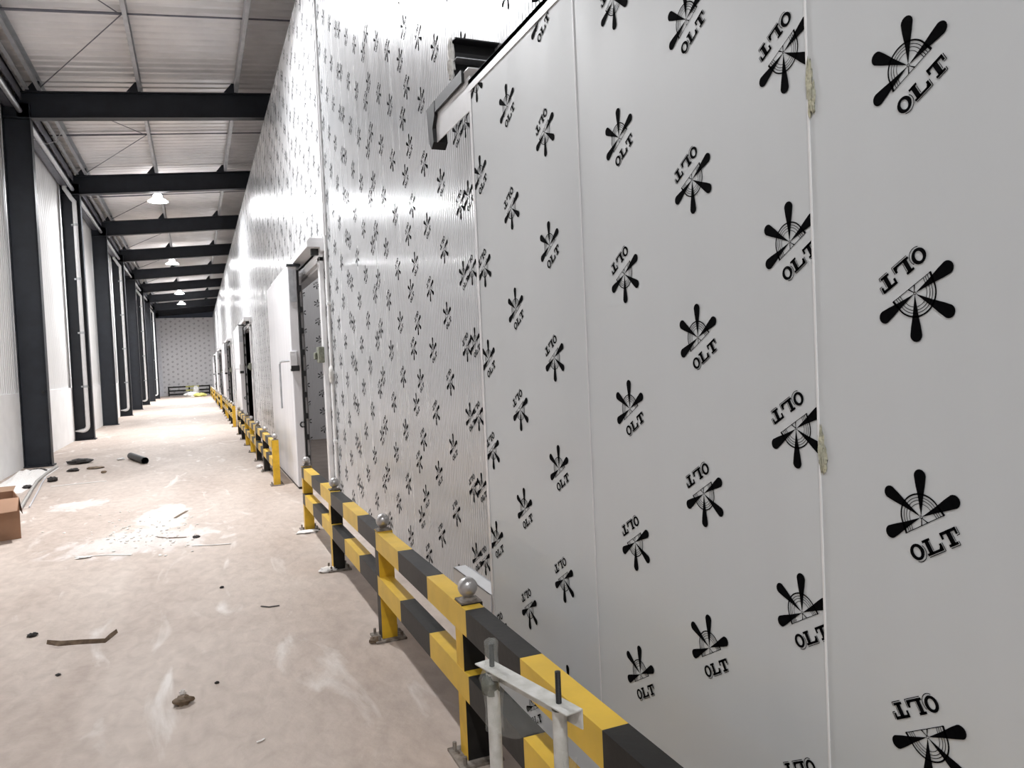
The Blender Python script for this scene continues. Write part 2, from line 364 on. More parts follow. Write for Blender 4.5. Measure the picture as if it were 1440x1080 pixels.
# roof sheet: ribs run down the slope
rb = MB(); pts = []; y = BACK
while y < END+1: pts += [(y, 0), (y+.13, 0), (y+.155, .035), (y+.225, .035), (y+.25, 0)]; y += .25
ZR = 6.64+.20
for x0, x1 in ((-3.15, 7.2),):
    n = len(pts); vs = [(x0, p, rz(x0, ZR)+q) for p, q in pts] + [(x1, p, rz(x1, ZR)+q) for p, q in pts] 
    rb.add(vs, [(i, i+1, i+1+n, i+n) for i in range(n-1)])
ceil = rb.build('ceiling', 'roof', fix=False); struct(ceil)
sm = ceil.modifiers.new('thickness', 'SOLIDIFY'); sm.thickness = .01; sm.offset = 1
# left wall: plinth and ribbed sheet
wl = MB(); wl.box(-3.12, -2.90, BACK, END, 0, 1.33, 1)
p2 = []; y = BACK
while y < END: p2 += [(y, -2.95), (y+.085, -2.95), (y+.10, -2.965), (y+.125, -2.965), (y+.14, -2.95)]; y += .14
n = len(p2); wl.add([(x, p, 1.33) for p, x in p2]+[(x, p, 6.95) for p, x in p2], [(i, i+1, i+1+n, i+n) for i in range(n-1)], 0)
wl.box(-3.12, -3.0, BACK, END, 1.33, 6.95, 0)
struct(wl.build('wall_left', ['white_sheet', 'plinth'], fix=False))
wb = MB(); wb.box(-3.12, 7.2, BACK-.15, BACK, 0, 7.8); struct(wb.build('wall_back', 'white_sheet'))
# right cold store wall with door openings, emblems printed on the film
DOORS = [8.78 + 12.2*k for k in range(5)]; DW = 2.75; DH = 2.72
wr = MB(); segs = []; y = -16.0
for d in DOORS + [None]:
    e = d if d is not None else END
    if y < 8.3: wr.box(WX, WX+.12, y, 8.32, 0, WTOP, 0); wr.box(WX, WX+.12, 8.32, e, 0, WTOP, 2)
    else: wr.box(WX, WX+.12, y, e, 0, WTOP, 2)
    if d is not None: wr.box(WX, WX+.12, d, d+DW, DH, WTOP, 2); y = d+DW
holes = [(d, d+DW, DH) for d in DOORS]
place = lambda u, h: (WX-.0012, u, h)
A0 = {2.83: .632, 3.93: .42, 5.036: .45, 6.135: .153}
u0 = 3.93-1.1*2; rnd = random.Random(3)
while u0 < END-1:
    key = [k for k in A0 if abs(k-u0) < .03]
    a = A0[key[0]] if key else rnd.choice((.42, .45, .15, .30, .02, .6))
    lo, hi = u0-.10, u0+1.06
    for j, du in enumerate((0, .325, .645, .965)):
        u = u0+du; lod = 0 if u < 14 else 1
        column_of(wr, u, a-.195*j, lo, hi, .0, WTOP, place, lod, holes=holes)
    u0 += 1.1
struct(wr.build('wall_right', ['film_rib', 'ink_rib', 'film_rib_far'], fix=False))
# roof deck of the cold store (closes the box above the rooms)
bd = MB(); bd.box(WX+.12, 7.0, -16, END, 5.6, 5.72); bd.box(7.0, 7.12, BACK, END, 0, 7.7); struct(bd.build('wall_store', 'film_rib_x'))
fl2 = MB(); fl2.add([(1.5, -16, .0), (7, -16, .0), (7, END+.5, .0), (1.5, END+.5, .0)], [(0, 1, 2, 3)]); struct(fl2.build('floor_store', 'dark_in'))
for k, (a, b) in enumerate(ROOMS):
    q = MB(); q.box(WX+.12, 7.0, b, b+.1, 0, 5.6, 0)
    if k < 3:
        pl = lambda u, h, b=b: (u, b-.0012, h)
        for j in range(6): column_of(q, 1.83+.33*j, .21-.195*j, 1.5, 7, 0, 5.6, pl, 0 if k == 0 else 1, mirror=1)
    struct(q.build('wall_partition', ['film_rib_x', 'ink'], fix=False))
q = MB(); q.box(WX+.12, 7.0, 3.4, 3.5, 0, 5.6, 0); struct(q.build('wall_partition', 'film_rib_x'))
# end wall
we = MB(); we.box(-2.9, WX, END, END+.1, 0, 6.02, 0)
pl = lambda u, h: (u, END-.002, h)
u0 = -2.35; rnd = random.Random(5)
for j in range(11): column_of(we, u0+.335*j, .3-.195*j, -2.4, WX, 0, 6.02, pl, 1, mirror=1)
struct(we.build('wall_end', ['film_rib_x', 'ink'], fix=False))
pr = MB()
for k in range(19):
    pr.box(-2.88, -2.44, END-.16, END, k*.30+.006, (k+1)*.30-.006)
pr.box(-2.87, -2.45, END-.15, END, 0, 5.7)
struct(pr.build('trim_end', 'brick'))
# near wall
wn = MB(); wn.box(NX, NX+.10, -4.6, 3.10, .05, 2.70, 0)
place = lambda u, h: (NX-.0012, u, h)
for (lo, hi), cols in {(-.765, .2): [(-.70, .3), (-.375, .105), (-.05, -.09)], (.2, 1.165): [(.286, .801), (.611, .611), (.936, .416)],
                       (1.165, 2.13): [(1.228, .162), (1.551, -.022), (1.885, .567)], (2.13, 3.10): [(2.37, .336), (2.692, .141), (3.01, -.046)]}.items():
    for u, a in cols: column_of(wn, u, a, lo, hi, .05, 2.70, place, 0)
struct(wn.build('wall_near_right', ['film_flat', 'ink'], fix=False))
sk = MB(); sk.box(NX+.004, NX+.096, -4.6, 3.10, 0, .05); struct(sk.build('baseboard_near_right', 'black'))
# white sealant joints between the near panels
for k, (u, lab) in enumerate(((1.165, 'white sealant joint between the two nearest printed panels'), (2.13, 'faint pale sealant joint in the middle of the low printed wall'))):
    s_ = MB(); wd = .0022 if k == 0 else .0014; s_.box(NX-.003, NX+.001, u-wd, u+wd, .06, 2.69)
    tag(s_.build('sealant_joint', 'pvc' if k == 0 else 'alu', bevel=.0008), lab, 'sealant')
for (h, r, seed, lab) in ((2.015, .050, 3, 'dried yellowish foam smear on the panel joint, the upper one'), (1.295, .042, 9, 'dried yellowish foam smear on the panel joint, the lower one')):
    b = MB(); b.blob((NX-.001, 1.160, h), (.004, .0075, r), seed, .35, 12); b.blob((NX-.001, 1.152, h-.02), (.003, .006, r*.55), seed+1, .4, 10)
    tag(b.build('foam_smear', 'foam', smooth=True), lab, 'foam', None)
# cap channel on top of the near wall; it runs past the wall's end
ch = thing('wall_channel', 'white steel channel capping the low printed wall and jutting past its end', 'channel', (NX, 3.1, 2.7))
c = MB(); c.box(NX-.004, NX, -4.6, 3.10, 2.672, 2.722); c.box(NX-.004, NX+.104, -4.6, 3.10, 2.70, 2.722)
c.build('cap_flange', 'alu', ch, bevel=.001)
c = MB(); c.box(NX+.004, NX+.008, 3.10, 3.60, 2.60, 2.745); c.box(NX+.0, NX+.064, 3.10, 3.60, 2.776, 2.782)
c.build('web', 'alu', ch)
c = MB(); c.box(NX-.012, NX-.004+.006, 3.16, 3.60, 2.735, 2.79); c.build('upper_lip', 'black', ch)
c = MB(); c.prism([(3.56, 2.79), (3.70, 2.785), (3.67, 2.61), (3.64, 2.575), (3.60, 2.60), (3.61, 2.67), (3.57, 2.72)], 'x', NX-.014, NX+.06); c.build('end_plug', 'black', ch)
# small dark cross channel with torn foam behind the wall's top corner
cc = thing('cross_channel', 'short black channel with torn white foam behind the low wall top corner', 'channel', (NX+.1, 3.31, 2.79))
c = MB(); c.box(NX+.01, WX, 3.34, 3.346, 2.79, 2.985); c.box(NX+.01, WX, 3.28, 3.34, 2.79, 2.796); c.box(NX+.01, WX, 3.28, 3.34, 2.979, 2.985); c.build('channel_body', 'black', cc)
c = MB(); c.box(NX+.01, WX, 3.27, 3.34, 2.888, 2.893); c.build('inner_flange', 'galv', cc)
c = MB(); c.blob((NX+.004, 3.33, 2.89), (.014, .022, .095), 8, .4, 10); c.build('torn_foam', 'foamw', cc, smooth=True)
c = MB(); c.box(NX+.03, NX+.06, 3.29, 3.33, 2.782, 2.79); c.build('packer', 'galv', cc)
# corner edge trim of the near wall and floor channel stub
e = MB(); e.box(NX-.003, NX, 3.078, 3.104, .05, 2.68); e.box(NX-.003, NX+.103, 3.101, 3.104, .05, 2.68)
tag(e.build('edge_trim', 'alu', bevel=.001), 'pale vertical metal trim on the free end of the low wall', 'trim')
sb = thing('sill_channel', 'silver steel channel low beside the end of the low wall', 'channel', (NX, 3.3, .4))
c = MB(); c.box(NX-.01, NX+.055, 3.10, 3.62, .470, .476); c.box(NX-.01, NX-.006, 3.10, 3.62, .395, .476); c.build('sill_top', 'alu', sb, bevel=.001)
c = MB(); c.box(NX-.006, NX+.07, 3.12, 3.60, .33, .345); c.box(NX+.05, NX+.07, 3.12, 3.60, .33, .47); c.build('sill_bracket', 'galv', sb)
for yy in (3.15, 3.52): c = MB(); c.box(NX+.02, NX+.05, yy, yy+.05, 0, .33); c.build('foot', 'galv', sb)

# tall panel-joint trim beside the first door + conduit
t = MB(); t.box(WX-.022, WX+.0, 8.30, 8.345, 2.95, WTOP); t.box(WX-.035, WX-.022, 8.325, 8.345, 2.95, WTOP)
tag(t.build('joint_trim', 'alu', bevel=.003), 'tall thin metal joint strip running up the wall above the nearest door', 'trim')
cn = thing('wall_conduit', 'white conduit pipe running down the wall right of the nearest door', 'pipe', (WX-.03, 8.34, 0))
c = MB(); c.tube([(WX-.02, 8.335, .02), (WX-.02, 8.335, 2.95)], .017, 10); c.build('pipe', 'pvc', cn, smooth=True)
for h in (.7, 1.45, 2.2): c = MB(); c.box(WX-.042, WX, 8.305, 8.365, h, h+.03); c.build('pipe_clip', 'pvc', cn, bevel=.003)
c = MB(); c.blob((WX-.03, 8.33, 1.44), (.028, .03, .10), 2, .15, 10); c.build('sealed_coupling', 'foamw', cn, smooth=True)

# ------------------------------------------------------------------ steel frame
COLX0, COLX1 = -2.90, -2.47
def column_at(y):
    c = MB(); c.box(COLX0, COLX1, y-.005, y+.005, .02, 6.45)
    c.box(COLX1-.014, COLX1, y-.11, y+.11, .02, 6.42); c.box(COLX0, COLX0+.014, y-.11, y+.11, .02, 6.6)
    c.box(COLX0, COLX1, y-.10, y+.10, 6.16, 6.18)
    return c
for i, y in enumerate(BEAMS):
    vis = y > 12; k = round((y-B1)/BAY)
    lab = 'dark navy steel column on the left wall, %s from the camera' % ORD[k] if vis else 'dark navy steel column on the left wall behind the camera'
    t = thing('steel_column', lab, 'column', (COLX1-.2, y, 0), 'dark steel columns along the left wall')
    column_at(y).build('shaft', 'steel', t, bevel=.002)
    c = MB(); c.box(COLX0-.0, COLX1+.03, y-.15, y+.15, 0, .025)
    for dx in (.05, .38):
        for dy in (-.09, .09): c.tube([(COLX0+dx, y+dy, .02), (COLX0+dx, y+dy, .07)], .012, 6)
    c.build('base_plate', 'steel', t)
    if vis and k < 5: 
        c = MB(); c.tube([(COLX0+.35, y-.005, 1.32), (COLX0+.35, y-.05, 1.32)], .028, 8); c.build('bolt', 'bolt', t)
    lab = 'dark steel roof beam crossing the aisle, %s from the camera' % ORD[k] if vis else 'dark steel roof beam above or behind the camera'
    t = thing('roof_beam', lab, 'beam', (0, y, 6.3), 'dark roof beams over the aisle')
    def BZ(x): return 6.17 + .084*(x+2.47)
    c = MB(); X0, X1 = -2.69, 7.0
    c.prism([(X0, BZ(X0)), (X1, BZ(X1)), (X1, BZ(X1)+.47), (X0, BZ(X0)+.47)], 'y', y-.005, y+.005)
    c.prism([(X0, BZ(X0)+.455), (X1, BZ(X1)+.455), (X1, BZ(X1)+.469), (X0, BZ(X0)+.469)], 'y', y-.10, y+.10)
    c.build('web', 'steel', t)
    c = MB(); c.prism([(COLX1-.01, BZ(COLX1)), (X1, BZ(X1)), (X1, BZ(X1)+.014), (COLX1-.01, BZ(COLX1)+.014)], 'y', y-.10, y+.10); c.build('bottom_flange', 'steel', t)
    for px in (-2.33, -.72, .96):
        z = BZ(px)+.47
        c = MB(); c.prism([(px-.20, z-.015), (px+.03, z-.015), (px+.03, z+.17), (px-.05, z+.17)], 'y', y-.115, y-.105); c.box(px-.04, px+.035, y-.11, y+.05, z-.01, z+.17); c.build('purlin_cleat', 'steel', t)
# purlins: C sections, one run each along the roof
for px, lab in ((-2.33, 'grey roof purlin nearest the left wall'), (-.72, 'grey roof purlin over the middle of the aisle'), (.96, 'grey roof purlin nearest the tall printed wall'), (2.6, 'grey roof purlin over the cold store')):
    z = 6.17+.084*(px+2.47)+.472
    c = MB(); c.box(px-.006, px, BACK, END, z, z+.19); c.box(px, px+.06, BACK, END, z, z+.006); c.box(px, px+.06, BACK, END, z+.184, z+.19); c.box(px+.056, px+.06, BACK, END, z, z+.025)
    tag(c.build('roof_purlin', 'purlin'), lab, 'purlin')
# eave members on the left
g = thing('eave_gutter', 'dull folded metal gutter along the top of the left wall', 'gutter', (-2.85, 20, 6.5))
prof = [(-2.94, 6.62), (-2.94, 6.42), (-2.86, 6.36), (-2.74, 6.36), (-2.70, 6.42), (-2.70, 6.60), (-2.71, 6.60), (-2.71, 6.43), (-2.75, 6.375), (-2.85, 6.375), (-2.93, 6.43), (-2.93, 6.62)]
c = MB(); c.prism(prof, 'y', BACK, END-.3); c.build('trough', 'eave', g)
c = MB(); c.box(-2.66, -2.60, BACK, END-.3, 6.66, 6.72); c.box(-2.62, -2.60, BACK, END-.3, 6.50, 6.72); c.build('eave_strut', 'eave', g)
c = MB(); c.box(-2.52, -2.46, BACK, END-.3, 6.655, 6.675); c.box(-2.95, -2.90, BACK, END-.3, 6.70, 6.85); c.build('fascia', 'purlin', g)
for k in range(3, 12):
    y0, y1 = BEAMS[k]+.2, BEAMS[k+1]-.2 if k+1 < len(BEAMS) else END-1
    if k in (6, 8, 10) or k < 5: continue
for k in range(-1, 7):
    y0, y1 = B1+BAY*k+.12, B1+BAY*(k+1)-.12
    t = MB(); t.tube([(-2.62, y0, 6.28), (-2.62, y1, 6.28)], .045, 10)
    tag(t.build('tie_tube', 'galv', smooth=True), 'shiny round tie tube under the left gutter, %s bay' % ORD[k+1], 'tube', 'tie tubes below the left eave')
w_ = MB(); w_.tube([(-2.88, 17.3, 6.45), (-2.75, 17.5, 6.33), (-2.55, 17.7, 6.30), (-2.40, 17.9, 6.42), (-2.33, 18.0, 6.62)], .008, 6)
tag(w_.build('loose_wire', 'wire', smooth=True), 'thin pale wire drooping under the left eave past the first beam', 'wire')
# sag rods and diagonal braces
for k in range(-1, 8):
    ym = B1+BAY*(k-.5); pos = ORD[k+1] if k >= 0 else 'first'
    t = MB(); a = (-2.9, ym, rz(-2.9, 6.775)); b = (6.5, ym, rz(6.5, 6.775)); t.tube([a, b], .014, 6)
    t.tube([(-2.33, ym, rz(-2.33, 6.775)), (-.72, ym, rz(-.72, 6.775))], .020, 6)
    tag(t.build('sag_rod', 'eave'), 'thin straight steel rod under the roof sheets, %s bay' % pos, 'rod', 'sag rods between the purlins')
    t = MB(); zc = rz(-.8, 6.76)
    t.tube([(-.76, ym, zc), (-2.28, ym+BAY/2-.12, rz(-2.28, 6.70))], .009, 5)
    t.tube([(-.76, ym, zc), (-2.28, ym-BAY/2+.12, rz(-2.28, 6.70))], .009, 5)
    tag(t.build('brace_rod', 'eave'), 'pair of slanting thin brace rods under the roof, %s bay' % pos, 'rod', 'diagonal brace rods')

# ------------------------------------------------------------------ downpipes in front of every second column
def downpipe(y, lab):
    px = COLX1-.13; py = y-.10
    t = thing('downpipe', lab, 'pipe', (px, py, 0), 'white rainwater pipes on the left columns')
    path = [(-2.80, py, 6.36), (-2.80, py, 6.30), (-2.75, py, 6.22), (px-.06, py, 6.06), (px, py, 5.98), (px, py, 5.9)]
    c = MB(); c.tube(path, .052, 14); c.build('top_bend', 'pvc', t, smooth=True)
    c = MB(); c.tube([(px, py, 5.9), (px, py, .36)], .052, 14); c.build('pipe', 'pvc', t, smooth=True)
    c = MB(); c.tube([(px, py, .36)] + [(px-.12+.12*math.cos(a), py, .36-.12*math.sin(a)) for a in [math.pi/2*k/6 for k in range(1, 7)]] + [(px-.34, py, .24)], .052, 14)
    c.build('bottom_bend', 'pvc', t, smooth=True)
    for h in (1.35, 2.7, 4.05, 5.4):
        c = MB(); c.lathe([(.053, -.03), (.060, -.03), (.060, .03), (.053, .03)], (px, py, h), 16); c.box(px-.10, px-.04, py-.01, py+.095, h-.02, h+.02); c.build('pipe_clip', 'galv', t)
    c = MB(); c.box(COLX1-.43, COLX1-.01, y-.17, y-.16+.02, .10, .12); return t
for k, lab in ((1, 'white downpipe in front of the second column, the nearest one'), (3, 'white downpipe on the fourth column'), (5, 'white downpipe on the sixth column, far along'), (7, 'white downpipe on the last column before the end wall')):
    downpipe(B1+BAY*k, lab)
downpipe(B1+BAY*-1, 'white downpipe on a column behind the camera')
# conduit and socket on the left wall between first two columns
t = thing('wall_socket', 'small socket box with thin conduit on the white left wall', 'socket', (-2.90, 16.9, .9))
c = MB(); c.box(-2.90, -2.86, 16.85, 16.97, .55, .67); c.build('box', 'galv', t, bevel=.004)
c = MB(); c.tube([(-2.885, 16.91, .67), (-2.885, 16.91, 3.9)], .012, 8); c.build('conduit', 'wire', t, smooth=True)
c = MB(); c.blob((-2.90, 16.6, 3.95), (.03, .07, .14), 5, .2, 10); c.build('cable_gland', 'foamw', t, smooth=True)

# ------------------------------------------------------------------ high-bay lamps
for i, (x, y) in enumerate(LAMPS):
    labs = ['glowing high-bay lamp far behind the camera', 'glowing high-bay lamp behind the camera', 'glowing high-bay lamp above the nearest door, over the frame', 'glowing high-bay lamp, largest and nearest in view',
            'glowing high-bay lamp, second nearest in view', 'small glowing far lamp, upper of the last two', 'small glowing far lamp, lowest and last in the row']
    t = thing('high_bay_lamp', labs[i], 'lamp', (x, y, LAMP_Z), 'high-bay lamps hanging along the aisle')
    c = MB(); pr_ = [(.255, 0), (.252, .012), (.17, .055), (.12, .10), (.115, .16), (.09, .20), (.05, .21)]
    c.lathe(pr_ + [(.045, .205), (.083, .192), (.107, .155), (.112, .098), (.165, .05), (.248, .006), (.255, 0)], (x, y, LAMP_Z), 32); c.build('lamp_shade', 'lampglow', t, smooth=True)
    c = MB(); c.lathe([(0, .21), (.055, .21), (.055, .33), (.03, .35), (0, .35)], (x, y, LAMP_Z), 20); c.build('lamp_housing', 'lamphouse', t)
    zt = rz(x, 6.66)
    c = MB(); c.tube([(x, y, LAMP_Z+.34), (x, y, zt+.16)], .012, 8); c.build('hanger', 'lamphouse', t)

# ------------------------------------------------------------------ sliding doors
def door(n, y0):
    labs = ['white insulated sliding door with bent tube handle, nearest and half open', 'second white sliding door along the tall wall', 'third white sliding door along the tall wall', 'fourth sliding door, far along the tall wall', 'last sliding door near the end wall']
    t = thing('door_%d' % n, labs[n-1], 'door', (WX, y0, 0), kind='structure')
    y1 = y0+DW
    s0 = y0+1.06 if n == 1 else y0+1.05                            # near end of the slab: the door is partly open
    # jambs and head
    for yy, nm in ((y0-.13, 'jamb'), (y1, 'jamb')):
        c = MB(); c.box(WX-.05, WX-.002, yy, yy+.13, 0, DH+.05); c.box(WX-.002, WX+.13, (yy+.11 if yy < y0 else yy), (yy+.13 if yy < y0 else yy+.02), 0, DH); c.build(nm, 'alu', t, bevel=.004)
    c = MB(); c.box(WX-.05, WX-.002, y0-.13, y1+.13, DH, DH+.14); c.box(WX-.002, WX+.13, y0, y1, DH-.03, DH); c.build('head_frame', 'alu', t, bevel=.004)
    # black gasket round the slab
    xs0, xs1 = WX-.27, WX-.155
    # slab
    L_ = 2.95
    c = MB(); c.box(xs0, xs1, s0, s0+L_, .03, DH+.10); sl = c.build('door_slab', 'slab', t, bevel=.012)
    c = MB(); c.box(xs1, xs1+.025, s0+.0, s0+.045, .04, DH+.05); c.box(xs0+.01, xs1+.05, s0+.02, s0+L_-.02, .0, .035)
    for k in range(9): c.box(xs1+.01, xs1+.05, s0-.015, s0+.03, .35+k*.27, .42+k*.27)
    c.build('gasket', 'black', t)
    c = MB(); c.box(xs0+.015, xs1-.01, s0-.012, s0, DH-.35, DH+.06)
    for k in range(5): c.tube([(xs0+.07, s0-.012, DH-.29+k*.075), (xs0+.07, s0-.02, DH-.29+k*.075)], .010, 8)
    c.build('hanger_plate', 'galv', t)
    c = MB(); c.box(xs0+.0, xs1+.05, s0-.02, s0+.10, DH+.10, DH+.125); c.build('top_bracket', 'steel', t)
    c = MB(); c.box(xs1+.027, xs1+.060, s0+.07, s0+L_-.1, .06, DH-.02); c.build('door_plug', 'film_rib_x', t)
    # sliding rail over the opening
    c = MB(); c.prism([(WX-.19, DH+.14), (WX-.19, DH+.21), (WX-.16, DH+.24), (WX-.001, DH+.24), (WX-.001, DH+.10), (WX-.05, DH+.10), (WX-.05, DH+.14)], 'y', y0-.25, s0+L_+.1)
    c.build('sliding_rail', 'alu', t, bevel=.003)
    c = MB(); c.box(WX-.13, WX-.05, y0-.12, y0-.06, DH+.07, DH+.14); c.build('rail_stop', 'bolt', t)
    # bent tube handle
    hy, hz = s0+.07, 1.63
    c = MB(); xo = xs0-.13; c.tube([(xs0, hy, hz), (xo+.03, hy+.08, hz), (xo+.008, hy+.10, hz-.01), (xo, hy+.11, hz-.04), (xo, hy+.11, hz-.60)], .013, 10); hd = c.build('door_handle', 'galv', t, smooth=True)
    c = MB(); c.box(xs0-.02, xs0+.07, s0-.02, s0+.08, hz-.10, hz+.12); c.build('handle_plate', 'alu', hd, bevel=.006)
    c = MB(); c.box(xs0-.012, xs0+.09, s0-.023, s0+.07, hz-.13, hz-.06); c.build('handle_grip', 'bolt', hd, bevel=.004)
    # lock ring at knee height
    c = MB(); R0 = .032; c.tube([(xs1-.02+R0*math.cos(a), s0-.02, .82+R0*math.sin(a)) for a in [2*math.pi*k/14 for k in range(15)]], .010, 8, cap=False); c.build('lock_ring', 'bolt', t, smooth=True)
    # clamp on the near jamb
    c = MB(); c.box(WX-.11, WX-.045, y0-.15, y0+.02, 1.58, 1.76); c.box(WX-.14, WX-.11, y0-.05, y0+.05, 1.62, 1.70); c.build('jamb_catch', 'tape', t, bevel=.01)
    return t
for n_, d in enumerate(DOORS): door(n_+1, d)

# ------------------------------------------------------------------ guard rails
PX = .905; PH = .60; PW = .085
def ball(mb, x, y, z, r):
    n = 10; mb.lathe([(r*math.sin(math.pi*k/n), -r*math.cos(math.pi*k/n)) for k in range(n+1)], (x, y, z), 20)
def guard_rail(y0, y1, posts, label, styles, phase, short_first=False):
    t = thing('guard_rail', label, 'guard rail', (PX, y0, 0), 'black and yellow guard rails along the tall wall')
    for i, y in enumerate(posts):
        st = styles[i % len(styles)]                               # (corridor face, other faces): 0 yellow 1 black
        c = MB(); h = PW/2
        c.add([(PX-h, y-h, 0), (PX-h, y+h, 0), (PX-h, y+h, PH), (PX-h, y-h, PH)], [(0, 1, 2, 3)], st[0])
        c.add([(PX+a*h, y+b*h, z) for a in (-1, 1) for b in (-1, 1) for z in (0, PH)], [(0, 4, 5, 1), (4, 6, 7, 5), (6, 2, 3, 7), (1, 5, 7, 3)], st[1])
        p = c.build('post', ['yel2', 'blk'], t, fix=False)
        c = MB(); c.box(PX-.085, PX+.085, y-.085, y+.085, 0, .010)
        for a in (-1, 1):
            for b in (-1, 1): c.tube([(PX+a*.062, y+b*.062, .005), (PX+a*.062, y+b*.062, .04)], .008, 6)
        c.build('base_plate', 'rust', p)
        c = MB(); ball(c, PX, y, PH+.052, .038); b_ = c.build('ball_cap', 'ball', p, smooth=True)
        c = MB(); c.lathe([(.0, 0), (.034, 0), (.034, .008), (.018, .014), (.018, .03), (0, .03)], (PX, y, PH), 16); c.box(PX-.040, PX+.040, y-.040, y+.040, PH-.002, PH+.006); c.build('cap_plate', 'rust', p)
    for z0, z1 in ((.495, PH-.004), (.245, .350)):
        for (wn_, a, b) in [('rail', y0, y1)]:
            c = MB(); y = a; k0 = math.floor((a-phase)/.505)
            cuts = [a] + [phase+.505*k for k in range(k0+1, k0+400) if a < phase+.505*k < b] + [b]
            for ya, yb in zip(cuts, cuts[1:]):
                k = math.floor(((ya+yb)/2-phase)/.505); m = k % 2
                x0, x1 = PX-PW/2-.002, PX+.030
                c.add([(x, yy, z) for x in (x0, x1) for yy in (ya, yb) for z in (z0, z1)], [(0, 1, 3, 2), (4, 6, 7, 5), (0, 2, 6, 4), (1, 5, 7, 3)] + ([(0, 4, 5, 1)] if ya == a else []) + ([(2, 3, 7, 6)] if yb == b else []), m)
            c.build('rail', ['yel', 'blk'], t, fix=False)
    return t
# bands: yellow starts at the third post (y = 4.13)
guard_rail(-2.1, 7.32, [7.30, 5.72, 4.12, 2.70, 1.14, -.52, -2.06], 'black and yellow guard rail with steel balls, nearest the camera',
           [(0, 0), (0, 1), (1, 0), (0, 1), (1, 0), (0, 1), (1, 0)], 4.12-.505*1+.0)
for k in range(4):
    a = 10.42+12.2*k; n_ = 7 if k < 3 else 9
    ps = [a+1.55*j for j in range(n_)]
    labs = ['black and yellow guard rail starting with a yellow post past the nearest door', 'guard rail between the second and third doors', 'guard rail between the third and fourth doors', 'farthest guard rail reaching the end wall']
    guard_rail(a-.03, ps[-1]+.03, ps, labs[k], [(0, 0), (1, 1), (0, 1), (0, 0)], a)
# rail across the end wall
t = thing('guard_rail', 'black guard rail with yellow middle standing against the far end wall', 'guard rail', (-.6, END-.6, 0))
for x in (-2.05, -.6, .85):
    c = MB(); c.box(x-.05, x+.05, END-.75, END-.65, 0, .74); c.build('post', 'blk', t)
for z in (.62, .34, .06):
    c = MB(); 
    for a, b, m in ((-2.1, -.85, 1), (-.85, .10, 0), (.10, .90, 1)): c.box(a, b, END-.78, END-.73, z, z+.11, m)
    c.build('rail', ['yg', 'blk'], t)

# ------------------------------------------------------------------ foreground stand: two threaded studs in tubes joined by an angle
# positions along the view so that it stands in front of the rail
def from_px(px, py, h):
    d = cr*((px-720)/F) + cdn*((py-540)/F) + cf
    s = (h-EYE)/d.z; return Vector((0, 0, EYE)) + d*s
st = thing('anchor_stand', 'white painted stud frame with angle bar and plastic wrap, in front of the rail', 'stand', (0, 0, 0))
HB = .735
A = from_px(692, 938, HB); B = from_px(786, 990, HB)
d = (B-A).normalized(); sd = d.cross(Vector((0, 0, 1))).normalized()      # sd points towards the aisle or the wall
if sd.x > 0: sd = -sd
e0 = A - d*.045; e1 = B + d*.055
c = MB(); c.obox(e0, e1, .046, .004, up=(0, 0, 1)); c.obox(e0 - sd*.021 + Vector((0, 0, -.022)), e1 - sd*.021 + Vector((0, 0, -.022)), .004, .044)
c.build('angle_bar', 'paint', st, bevel=.001)
for P_, ln in ((A, .060), (B, .075)):
    c = MB(); c.tube([P_-Vector((0, 0, HB)), P_-Vector((0, 0, .004))], .0165, 16); c.build('tube_leg', 'paint', st, smooth=True)
    c = MB(); nn = int(ln/.0022); zs = []
    c.lathe([(0, -.03)] + [((.0058 if k % 2 else .0068), -.03+.0011*k) for k in range(int((ln+.03)/.0011))] + [(0, ln)], (P_.x, P_.y, P_.z), 12); c.build('threaded_stud', 'bolt', st)
    c = MB(); c.lathe([(0, -.012), (.017, -.012), (.019, -.004), (.017, -.003), (0, -.003)], (P_.x, P_.y, P_.z), 12); c.build('grimy_collar', 'grime', st)
# wrapping film: crumpled bag over the far stud, torn flap by the near leg
c = MB(); rnd = random.Random(11); n = 16; prof = [(.014, .070), (.017, .066), (.0165, .03), (.018, .008), (.027, -.008), (.033, -.028), (.030, -.05), (.024, -.075), (.021, -.11), (.022, -.16)]
vs = []; fs = []
for i, (r, z) in enumerate(prof):
    for k in range(n): a = 2*math.pi*k/n; q = r*(1+.16*(rnd.random()-.5)); vs.append((A.x+q*math.cos(a), A.y+q*math.sin(a), A.z+z+.003*(rnd.random()-.5)))
for i in range(len(prof)-1):
    for k in range(n): fs.append((i*n+k, i*n+(k+1) % n, (i+1)*n+(k+1) % n, (i+1)*n+k))
fs.append(tuple(range(n))); c.add(vs, fs); c.build('plastic_wrap', 'plastic', st, smooth=True)
c = MB(); vs = []; fs = []
for i in range(9):
    for k in range(6):
        p_ = A + d*(.02+.21*i/8)*1.0 + Vector((0, 0, -.035-.075*k/5-.03*math.sin(i*.6)*(k/5))) + sd*(.022+.008*math.sin(i*1.7+k))
        vs.append(tuple(p_))
for i in range(8):
    for k in range(5): fs.append((i*6+k, i*6+k+1, (i+1)*6+k+1, (i+1)*6+k))
c.add(vs, fs); o = c.build('plastic_sheet', 'plastic', st, smooth=True, fix=False)
c = MB(); vs = []; fs = []
for i in range(7):
    for k in range(8):
        p_ = B + d*(.012+.065*i/6) + Vector((0, 0, -.09-.16*k/7)) + sd*(.016+.010*math.sin(i*2.1+k*1.3))
        vs.append(tuple(p_))
for i in range(6):
    for k in range(7): fs.append((i*8+k, i*8+k+1, (i+1)*8+k+1, (i+1)*8+k))
c.add(vs, fs); c.build('torn_wrap', 'plastic', st, smooth=True, fix=False)
